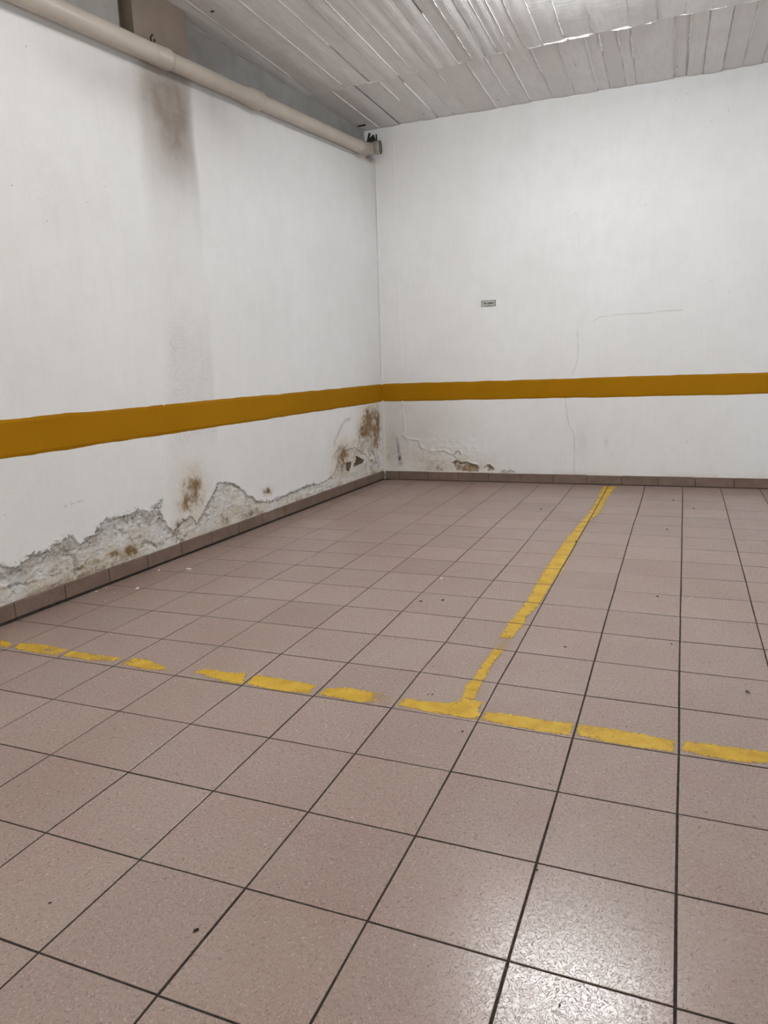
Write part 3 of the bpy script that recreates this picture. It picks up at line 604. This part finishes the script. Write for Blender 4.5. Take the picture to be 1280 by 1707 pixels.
# ------------------------------------------------------------------ other walls of the garage (outside the frame)
def wbox(name, x0, x1, y0, y1, z0, z1, mat, kind='structure', parent=None):
    b = MB(); b.box(lambda x, y, z: (x, y, z), (x0, y0, z0), (x1, y1, z1)); return b.build(name, [mat], parent, kind)
M_plain = plain('white_wall', (.66, .65, .63), .85, .2, .04, 2)
wr = MB(); idn = lambda x, y, z: (x, y, z)
for y0, y1, z0, z1 in ((-12.5, ADDED_WIN[0], 0, H+.1), (ADDED_WIN[1], 15.6, 0, H+.1), (ADDED_WIN[0], ADDED_WIN[1], 0, ADDED_WIN[2]), (ADDED_WIN[0], ADDED_WIN[1], ADDED_WIN[3], H+.1)): wr.box(idn, (11.7, y0, z0), (12.2, y1, z1))
wr.build('wall_right', [M_plain], kind='structure')
wn = MB()
for y0, y1, z0, z1 in ((ADDED_WIN[0], ADDED_WIN[1], ADDED_WIN[2], ADDED_WIN[2]+.15), (ADDED_WIN[0], ADDED_WIN[1], ADDED_WIN[3]-.15, ADDED_WIN[3]), (ADDED_WIN[0], ADDED_WIN[0]+.15, ADDED_WIN[2], ADDED_WIN[3]), (ADDED_WIN[1]-.15, ADDED_WIN[1], ADDED_WIN[2], ADDED_WIN[3]), (7.93, 8.07, ADDED_WIN[2], ADDED_WIN[3])): wn.box(idn, (11.75, y0, z0), (11.95, y1, z1))
wn.build('added_window_1', [plain('added_frame_white', (.7, .7, .7), .5)], kind='structure')  # made-up frame around the side fill opening, never in view
wf = MB(); idn = lambda x, y, z: (x, y, z)
wf.box(idn, (-11.3, -12.5, 0), (DOOR[0], -12, H+.1)); wf.box(idn, (DOOR[1], -12.5, 0), (12.2, -12, H+.1)); wf.box(idn, (DOOR[0], -12.5, DOOR[3]), (DOOR[1], -12, H+.1))
wf.build('wall_front', [M_plain], kind='structure')

# ------------------------------------------------------------------ skirting
def skirting(name, P, u0, u1, first, gap, hh, label):
    mb_ = MB(); k = first - math.ceil(first-u0)
    while k < u1:
        a = max(k+.006, u0); b = min(k+1-.006, u1)
        if b-a > .03:
            dz = rng.normal(0, .004); do = rng.normal(0, .002)
            q = .006
            A = [(a, .0, gap), (b, .0, gap), (b, .0, hh+dz), (a, .0, hh+dz)]
            F_ = [(a+q, .024+do, gap+q), (b-q, .024+do, gap+q), (b-q, .024+do, hh+dz-q), (a+q, .024+do, hh+dz-q)]
            E_ = [(a, .018+do, gap), (b, .018+do, gap), (b, .018+do, hh+dz), (a, .018+do, hh+dz)]
            B_ = [(c[0], -.05, c[2]) for c in A]
            mb_.add([P(*c) for c in F_+E_+B_], [(0,1,2,3)] + [(4+n, 4+(n+1)%4, (n+1)%4, n) for n in range(4)] + [(8+n, 8+(n+1)%4, 4+(n+1)%4, 4+n) for n in range(4)], 0)
        k += 1
    mb_.box(lambda x, y, z: P(x, y, z), (u0, -.05, -.01), (u1, .004, hh-.02), 1)
    o = mb_.build(name, [M_skirt, M_grout], kind='structure'); tag(o, label); return o
skirting('baseboard_left', pL, .03, 22, 10.153, .045, .295, 'brownish tile skirting along the left wall')
skirting('baseboard_back', pB, .03, 20.6, 2.52, .020, .285, 'brownish tile skirting along the back wall')

# ------------------------------------------------------------------ ceiling
def pC(s, v, z):
    s, v, z = np.broadcast_arrays(np.asarray(s, float), v, z)
    P = K + s[..., None]*dB + v[..., None]*nB; P = P.copy(); P[..., 2] = z; return P
near = [-1.3, -.62, -.18, .72, 1.40, 1.88, 2.20, 2.62, 3.07, 3.40, 3.74, 4.12, 4.45, 4.75, 5.05, 5.37, 5.76, 6.25, 6.87, 7.64, 8.20, 8.76, 9.28, 10.13, 10.6]
while near[-1] < 21: near.append(near[-1]+.48)
far = [-1.3, -.5, .30, .95, 1.64, 2.16, 2.65, 3.13, 3.90, 4.40, 4.86, 5.48, 6.07, 6.67, 6.98, 7.38, 7.65, 8.56, 8.88, 9.26, 9.70, 10.16, 10.6]
while far[-1] < 21: far.append(far[-1]+.5)
CROSS = ([-2, .3, .75, 1.2, 1.67, 2.7, 3.45, 4.19, 4.61, 5.51, 6.94, 8.22, 9.28, 10.12, 22], [3.45, 3.45, 3.47, 3.54, 3.49, 3.60, 3.57, 3.67, 3.76, 3.75, 3.79, 3.86, 3.87, 3.87, 3.9])
cparts = []; catt = {'grain_along': [], 'grain_across': [], 'tint': [], 'edge': []}
def board(s0, s1, v0, v1, off, ga, gx, tint):
    ss = np.linspace(s0, s1, max(5, int((s1-s0)/.025)))
    n = 40
    S = np.repeat(ss[:, None], n, 1); tt = np.linspace(0, 1, n)[None]
    a = v0 if not callable(v0) else v0(ss)[:, None]; b = v1 if not callable(v1) else v1(ss)[:, None]
    V = a+(b-a)*tt
    c = .006*np.cos((S-s0)/(s1-s0)*2*math.pi)
    Z = H+off+c+.012*(fbm(S*2, V*.8, 3)-.5)
    cparts.append((pC(S+V*.012-.04, V, Z), grid_faces(*S.shape)))
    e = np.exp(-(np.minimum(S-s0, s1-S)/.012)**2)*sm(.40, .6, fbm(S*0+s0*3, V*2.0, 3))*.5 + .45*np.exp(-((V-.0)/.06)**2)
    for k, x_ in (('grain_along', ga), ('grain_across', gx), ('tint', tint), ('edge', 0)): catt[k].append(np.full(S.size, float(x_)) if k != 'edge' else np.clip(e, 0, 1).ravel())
cr = lambda s: np.interp(s, *CROSS)
for a, b in zip(near[:-1], near[1:]):
    ga = .5 if 3.7 < a < 4.9 else (.25 if a < 5.8 else .10); gx = 1.0 if 5.7 < a < 8.1 else (.25 if a > 8 else .1)
    v = 12.0; o_ = rng.normal(0, .012)
    cparts_v = (cr(np.array([a]))[0])
    board(a, b, cr, lambda s: 12.0+0*s, o_, ga, gx, rng.random()*.35)
    board(a, b, lambda s: 12.0+0*s, lambda s: 28.0+0*s, o_, ga, gx, rng.random()*.35)
for a, b in zip(far[:-1], far[1:]):
    board(a, b, lambda s: -.35+0*s, cr, rng.normal(.012, .010), .25, .08, .25+rng.random()*.5)
catt = {k: np.concatenate(v) for k, v in catt.items()}
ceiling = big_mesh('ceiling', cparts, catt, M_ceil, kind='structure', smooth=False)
tag(ceiling, 'board marked concrete ceiling painted off white')
cs = MB(); cs.box(lambda x, y, z: pC(x, y, z), (-1.2, -.5, H+.08), (21.5, 29, H+.5)); cs.build('ceiling_slab', [M_ceil], ceiling)
def fin(mb_, pts, h, w, rag=.6, cover=.95):
    """a ragged ridge of plaster squeezed out between two boards"""
    P = []; L = 0
    for (a0, b0), (a1, b1) in zip(pts[:-1], pts[1:]):
        n = max(2, int(math.hypot(a1-a0, b1-b0)/.035))
        for k in range(n): P.append((a0+(a1-a0)*k/n, b0+(b1-b0)*k/n))
    P.append(pts[-1]); P = np.array(P); n = len(P); ph = rng.random()*50
    d = np.gradient(P, axis=0); d /= np.linalg.norm(d, axis=1)[:, None]+1e-9; nn = np.stack([-d[:, 1], d[:, 0]], 1)
    t = np.arange(n)*.035
    amp = .62+.65*rag*2*(fbm(t*5+ph, t*0+ph, 3)-.35); amp *= sm(.18, .32, fbm(t*.9+ph, t*0+3, 2)); amp *= sm(-.5, 4, np.arange(n))*sm(-.5, 4, n-1-np.arange(n))
    wob = (fbm(t*9+ph, t*0+8, 3)-.5)*w*1.4*rag
    hh = h*np.clip(amp, .02, 2)+.001; ww = w*(.5+.5*np.clip(amp, 0, 1.5))
    base = H+.004
    ww = ww*.72; A = P+nn*(wob-ww)[:, None]; B = P+nn*(wob+ww)[:, None]; Cc = P+nn*wob[:, None]
    V = np.concatenate([pC(A[:, 0], A[:, 1], base+.03), pC(Cc[:, 0]-.3*ww, Cc[:, 1], base-hh), pC(Cc[:, 0]+.3*ww, Cc[:, 1], base-hh), pC(B[:, 0], B[:, 1], base+.03)])
    F = []
    for k in range(n-1):
        for r in range(3): F.append((r*n+k, r*n+k+1, (r+1)*n+k+1, (r+1)*n+k))
    mb_.add(V, F)
fm = MB()
def sx(s, v): return s+v*.012-.04
fins_near = [(-.18, 9.6, 4.7, .020, .012, .3), (.72, 9.6, 3.7, .024, .012, .3), (1.40, 9.4, 5.9, .016, .010, .6), (1.88, 6.7, 3.55, .018, .010, .3), (2.20, 9.4, 3.62, .024, .013, .4), (2.62, 9.4, 3.65, .014, .012, .9),
    (3.07, 9.2, 5.3, .018, .011, .4), (3.07, 4.3, 3.58, .012, .010, .5), (3.40, 9, 6.1, .010, .012, .8), (3.40, 6.1, 3.62, .024, .012, .3), (3.74, 6.4, 3.62, .016, .010, .3), (4.12, 9.2, 3.66, .040, .026, 1.0),
    (4.45, 5.3, 3.82, .018, .010, .3), (4.75, 9.0, 4.0, .020, .013, .8), (5.05, 9.0, 3.75, .024, .014, .7), (5.37, 9, 3.8, .026, .015, .8), (5.76, 9, 3.82, .022, .014, .9), (6.25, 9, 4.0, .018, .014, 1.0), (6.87, 9, 4.05, .016, .013, 1.0),
    (7.64, 9, 4.0, .018, .014, 1.0), (8.20, 9, 3.9, .012, .010, .6), (8.76, 9, 3.92, .012, .010, .7), (9.28, 9, 3.88, .016, .010, .5), (10.13, 9, 3.85, .02, .012, .5)]
for s, a, b, h, w, rg in fins_near: fin(fm, [(sx(s, a), a), (sx(s, b), b)], h, w, rg)
fins_far = [(.30, 3.44, -.1, .012, .006, .9), (1.64, 3.42, 1.9, .022, .011, .3), (2.16, 3.05, .75, .022, .011, .3), (3.13, 3.2, 1.7, .016, .010, .4), (3.92, 3.5, .05, .026, .013, .4), (4.40, 3.6, .8, .012, .010, .8), (4.88, 3.78, .2, .020, .010, .3),
    (5.48, 3.65, 2.1, .014, .012, .9), (6.07, 3.65, .9, .012, .009, .4), (6.67, 3.70, .2, .010, .009, .4), (6.98, 3.72, 2.7, .026, .020, 1.0), (7.38, 3.8, 2.6, .022, .018, 1.0), (7.65, 3.3, 1.9, .022, .018, 1.0), (8.56, 3.7, .3, .012, .010, .3),
    (8.88, 3.8, 1.6, .020, .014, 1.0), (9.27, 3.8, 1.1, .014, .010, .4), (9.72, 3.84, 1.2, .020, .012, .6), (10.17, 3.86, 1.2, .018, .013, .7)]
for s, a, b, h, w, rg in fins_far: fin(fm, [(sx(s, a), a), (sx(s, b), b)], h, w, rg)
xs, ys = CROSS
def cross(s0, s1, h, w, rg):
    ss = np.arange(s0, s1, .25).tolist()+[s1]; fin(fm, [(q, float(np.interp(q, xs, ys))) for q in ss], h, w, rg)
cross(.6, 1.75, .016, .014, 1.0); cross(2.25, 2.9, .012, .013, 1.0); cross(3.44, 4.3, .018, .012, .6); cross(4.5, 5.1, .018, .014, .8)
cross(5.35, 6.9, .042, .026, .7); cross(7.2, 8.25, .045, .028, .9); cross(8.25, 10.9, .030, .018, .8)
fins = fm.build('plaster_ridges', [M_fin], ceiling, smooth=True)
pm = MB()
for s, v, r in ((.08, 8.41, .035), (1.87, .64, .022), (2.07, 6.2, .016), (4.05, .75, .02), (6.3, 2.2, .014), (8.6, .9, .018)):
    a = np.linspace(0, 2*math.pi, 9)[:-1]; pm.add(np.concatenate([pC(s+r*1.4*np.cos(a), v+r*np.sin(a), H-.012), pC(np.array([s]), np.array([v]), H-.02)]), [(k, (k+1) % 8, 8) for k in range(8)])
tag(pm.build('nail_hole', [M_crumb], ceiling), 'small dark holes')

# ------------------------------------------------------------------ drain pipe
def tube(mb_, pts, rad, seg=28, mi=0, cap=False):
    pts = [np.array(q, float) for q in pts]; n = len(pts); rings = []
    up = np.array([0, 0, 1.0])
    for k in range(n):
        d = pts[min(k+1, n-1)]-pts[max(k-1, 0)]; d /= np.linalg.norm(d)
        a = np.cross(d, up); a /= np.linalg.norm(a); b = np.cross(a, d)
        th = np.linspace(0, 2*math.pi, seg, endpoint=False)
        r = rad[k] if hasattr(rad, '__len__') else rad
        rings.append(pts[k]+r*(np.cos(th)[:, None]*a+np.sin(th)[:, None]*b))
    F = [(k*seg+j, k*seg+(j+1) % seg, (k+1)*seg+(j+1) % seg, (k+1)*seg+j) for k in range(n-1) for j in range(seg)]
    if cap: F += [tuple(range(seg))[::-1], tuple((n-1)*seg+j for j in range(seg))]
    mb_.add(np.concatenate(rings), F, mi)
pipe = bpy.data.objects.new('drain_pipe', None); scene.collection.objects.link(pipe)
tag(pipe, 'cream plastic drain pipe running along the top of the left wall into the corner', 'pipe')
OC = .20
def pc(u, do=0, dz=0): return pL(u, OC+do, 9.985-.0437*u+dz)
pipe.location = Vector(pc(8.0)*T)
def ptub(name, prof, mat, smooth=True):
    """a stretch of pipe from a profile of (u, radius)"""
    b = MB(); tube(b, [pc(u) for u, r in prof], [r for u, r in prof], cap=False)
    o = b.build(name, [mat], None, smooth=smooth); o.parent = pipe; o.matrix_parent_inverse = Matrix.Translation(-pipe.location)
    return o
R1 = .162
ptub('pipe_section', [(15.9, .170), (13, .170), (9.62, .170)], M_pvc)
ptub('pipe_section', [(9.58, R1), (8, R1), (6.95, R1)], M_pvc)
ptub('pipe_section', [(6.60, R1), (4, R1), (1.35, R1)], M_pvc)
ptub('socket', [(9.95, .170), (9.93, .178), (9.62, .182), (9.60, .192), (9.54, .190), (9.535, .160)], M_pvc)
ptub('socket', [(7.12, .162), (7.08, .178), (6.90, .182), (6.86, .204), (6.78, .204), (6.74, .186), (6.66, .186), (6.62, .206), (6.52, .204), (6.49, .186), (6.485, .160)], M_pvc)
ptub('socket', [(1.46, .160), (1.44, .182), (1.38, .200), (1.30, .200), (1.27, .182), (1.22, .182), (1.19, .196), (1.10, .196), (1.08, .17)], M_pvc2)
# elbow turning along the back wall, ending in an open socket
e0 = pc(1.22); zc = 9.97
def pe(s, v, z): return pC(s, v, z)
P0 = np.array(e0); ring = np.array(pe(.58, .86, 9.985)); 
sC = (P0-K)@dB; vC = (P0-K)@nB
ax = (ring-np.array(pe(sC, vC-.30, zc))); ax[2] = 0; ax /= np.linalg.norm(ax)
bend = [P0]; cen = np.array(pe(sC+.0, vC-.33, zc))
for t_ in np.linspace(.15, 1, 7):
    a = P0*(1-t_)**2 + 2*cen*t_*(1-t_) + (ring-ax*.16)*t_*t_; bend.append(a)
b = MB(); tube(b, bend, .163); o = b.build('elbow', [M_pvc2], None, smooth=True); o.parent = pipe; o.matrix_parent_inverse = Matrix.Translation(-pipe.location)
b = MB(); tube(b, [ring-ax*.17, ring-ax*.16, ring-ax*.03, ring, ring+ax*.001, ring-ax*.10], [.160, .182, .184, .190, .150, .146])
th = np.linspace(0, 2*math.pi, 24, endpoint=False)
o = b.build('open_socket', [M_pvc2], None, smooth=True); o.parent = pipe; o.matrix_parent_inverse = Matrix.Translation(-pipe.location)
b = MB(); tube(b, [ring-ax*.10, ring-ax*.095], [.147, .147], cap=True)
o = b.build('socket_plug', [M_niche], None); o.parent = pipe; o.matrix_parent_inverse = Matrix.Translation(-pipe.location)
b = MB()
for r_, off in ((.186, .004), (.150, .004)):
    pass
seg = 28; a2 = np.cross(ax, [0, 0, 1.0]); b2 = np.array([0, 0, 1.0]); pts = []; F = []
for k in range(seg+1):
    t_ = 2*math.pi*k/seg
    for q in range(6):
        w_ = 2*math.pi*q/6; rr = .168+.017*math.cos(w_); pts.append(ring+ax*(.012+.017*math.sin(w_))+rr*(math.cos(t_)*a2+math.sin(t_)*b2))
for k in range(seg):
    for q in range(6): F.append((k*6+q, k*6+(q+1) % 6, (k+1)*6+(q+1) % 6, (k+1)*6+q))
b.add(pts, F); o = b.build('seal_ring', [plain('brown_rubber', (.10, .085, .06), .7)], None, smooth=True); o.parent = pipe; o.matrix_parent_inverse = Matrix.Translation(-pipe.location)
tag(o, 'dark brown seal ring round the open end')
# pipe clip with the two bent wire ends
b = MB()
q0 = pc(9.95, 0, .17)
tube(b, [q0+dL*(-.1)+np.array([0, 0, .09]), q0+dL*(-.06), q0, q0+np.array([.03, -.05, .07]), q0+np.array([.06, -.02, .12])], .016, 8)
o = b.build('wire_tie', [M_dark], None); o.parent = pipe; o.matrix_parent_inverse = Matrix.Translation(-pipe.location)

# black torn strap hanging in the corner
BK = DATA['black']; br = bpy.data.objects.new('hanger_bracket', None); scene.collection.objects.link(br)
c0 = pB(BK[2][0], .5, BK[2][1]); br.location = Vector(c0*T)
tag(br, 'black bent metal hanger bracket under the ceiling in the corner, above the pipe elbow', 'bracket')
def bar(name, ids, w, d=.03, v=.5):
    b = MB(); pts = [pB(BK[i][0], v, BK[i][1]) for i in ids]; tube(b, pts, w, 6, cap=True)
    o = b.build(name, [M_dark], None); o.parent = br; o.matrix_parent_inverse = Matrix.Translation(-br.location); return o
bar('strap', [0, 1], .035); bar('strap', [5, 6], .022); bar('strap', [7, 8], .034)
b = MB(); tri = [BK[1], BK[2], BK[3], BK[4]]
pl = [(BK[2][0]-.08, BK[2][1]-.05), (BK[2][0]-.01, BK[3][1]-.06), (BK[3][0], BK[3][1]), (BK[4][0]-.02, BK[4][1]), (BK[2][0]-.05, BK[4][1]-.01)]
n = len(pl); b.add([pB(x, .50, z) for x, z in pl]+[pB(x, .44, z) for x, z in pl], [tuple(range(n)), tuple(range(n, 2*n))[::-1]]+[(k, (k+1) % n, n+(k+1) % n, n+k) for k in range(n)])
o = b.build('plate', [M_dark], None); o.parent = br; o.matrix_parent_inverse = Matrix.Translation(-br.location)
b = MB(); tube(b, [pC(-.22, .55, H-.01), pC(.02, .55, H-.015)], .024, 6, cap=True); o = b.build('strap', [M_dark], None); o.parent = br; o.matrix_parent_inverse = Matrix.Translation(-br.location)

# ------------------------------------------------------------------ small plate on the back wall
sg = bpy.data.objects.new('wall_sign', None); scene.collection.objects.link(sg)
cx, cz = 3.566, 5.448; sg.location = Vector(pB(cx, 0, cz)*T)
tag(sg, 'tiny framed plate with dark lettering on the back wall above the ochre stripe', 'sign')
def kid(mb_, name, mats, par):
    o = mb_.build(name, mats, None); o.parent = par; o.matrix_parent_inverse = Matrix.Translation(-par.location); return o
fr = MB(); W2, H2 = .212, .082
PBf = lambda x, y, z: pB(x, y, z)
for a, c in (((cx-W2, -.01, cz-H2), (cx+W2, .022, cz-H2+.018)), ((cx-W2, -.01, cz+H2-.018), (cx+W2, .022, cz+H2)), ((cx-W2, -.01, cz-H2), (cx-W2+.020, .022, cz+H2)), ((cx+W2-.020, -.01, cz-H2), (cx+W2, .022, cz+H2))):
    fr.box(PBf, a, c)
kid(fr, 'frame', [plain('grey_plastic', (.20, .195, .17), .6)], sg)
pt = MB(); pt.box(PBf, (cx-W2+.01, -.01, cz-H2+.01), (cx+W2-.01, .014, cz+H2-.01)); kid(pt, 'plate', [plain('pale_plate', (.62, .60, .53), .5)], sg)
lt = MB(); xx = cx-.150
for wd, nn in ((.033, 3), (.033, 6)):
    for k in range(nn):
        lt.box(PBf, (xx, .013, cz-.036), (xx+.014, .017, cz+.032)); lt.box(PBf, (xx+.006, .013, cz+(.014 if k % 2 else -.034)), (xx+wd-.006, .017, cz+(.030 if k % 2 else -.016)))
        if k % 3 != 1: lt.box(PBf, (xx+wd-.014, .013, cz-.034), (xx+wd-.006, .017, cz+.030))
        xx += wd
    xx += .020
kid(lt, 'lettering', [plain('dark_letters', (.03, .027, .012), .6)], sg)

# ------------------------------------------------------------------ litter on the floor
def flake(x, y, s, mat, name, label, cat, group, thin=.25, flat=.5):
    n = 9; a = np.sort(rng.random(n)*.35 + np.arange(n)*2*math.pi/n); r = s*.5*(.7+.5*rng.random(n)); rot = rng.random()*3
    ex = np.stack([np.cos(a)*r, np.sin(a)*r*flat], 1); c_, s_ = math.cos(rot), math.sin(rot)
    ex = ex@np.array([[c_, s_], [-s_, c_]]); b = MB(); h = s*thin
    z = h*(.6+.5*rng.random(n))
    bot = np.column_stack([ex*1.0, np.zeros(n)]); top = np.column_stack([ex*.8, z])
    b.add(np.concatenate([bot, top, [[0, 0, h*1.1]]]), [tuple(range(n))[::-1]]+[(k, (k+1) % n, n+(k+1) % n, n+k) for k in range(n)]+[(n+k, n+(k+1) % n, 2*n) for k in range(n)])
    o = b.build(name, [mat]); o.location = (x*T, y*T, .0025*T); tag(o, label, cat, group); return o
WL = ['white plaster flake on the floor tile nearest the peeling wall, left one of the pair', 'white plaster flake beside the left skirting, by a tile corner', 'longest white plaster flake, one tile out from the left skirting', None, None, None, None, 'pale plaster chip out in the middle of the tiled floor']
for k, (x, y, s) in enumerate(DATA['white_flakes']):
    flake(x, y, s*1.1, M_white, 'plaster_flake', WL[k] or 'tiny white plaster crumb on the tiles close to the left skirting', 'plaster flake', 'plaster flakes fallen by the left wall' if WL[k] is None else None, .15, .55 if s < .1 else .4)
SL = {0: 'thin grey flake on the middle floor, left of two', 1: 'thin grey flake on the middle floor, right of two', 2: 'dark speck on the worn part of the long yellow line', 4: 'left of two dark specks close together above the cross line junction', 5: 'right of two dark specks close together above the cross line junction',
      6: 'dark crumb just below the cross line on the tile under the junction', 11: 'grey flake on a tile at the right edge of the floor', 13: 'dark crumb on a pinkish tile at the front left of the floor', 17: 'dark chip in the joint where the long yellow line meets a tile corner'}
for k, (x, y, s) in enumerate(DATA['specks']):
    fl = s > .055
    flake(x, y, s*.9, M_crumb if not (k in (0, 1, 11)) else plain('grey_flake', (.14, .12, .11), .8), 'crumb', SL.get(k, 'tiny dark speck of dirt on a bare floor tile'), 'crumb', None if k in SL else 'specks of dirt scattered on the tiles', .3, .5)

# ------------------------------------------------------------------ fluorescent fittings on the ceiling (out of the frame)
def fitting(x, y, rot, power, side):
    f = bpy.data.objects.new('ceiling_light', None); scene.collection.objects.link(f)
    f.location = (x*T, y*T, (H-.02)*T); f.rotation_euler = (0, 0, rot)
    tag(f, 'white fluorescent batten fixed to the concrete ceiling, the one nearer the %s wall' % side, 'ceiling light')
    b = MB(); b.box(idn, (-1.8, -.155, -.18), (1.8, .155, 0)); o = b.build('housing', [plain('white_metal', (.8, .8, .8), .4)], f)
    for dy in (-.16, .16):
        b = MB(); tube(b, [(-1.7, dy, -.24), (1.7, dy, -.24)], .05, 12, cap=True)
        me = NT('tube_glow'); me.b.inputs['Emission Color'].default_value = ((.915, .965, 1.0, 1) if side == 'back' else (1.0, .985, .95, 1)); me.b.inputs['Emission Strength'].default_value = power; me.b.inputs['Base Color'].default_value = (.9, .9, .9, 1)
        b.build('tube', [me.mat], f)
fitting(LAMP1[0], LAMP1[1], LAMP1[2], TUBE_POWER, 'back')
fitting(LAMP2[0], LAMP2[1], LAMP2[2], TUBE_POWER*.52, 'front')
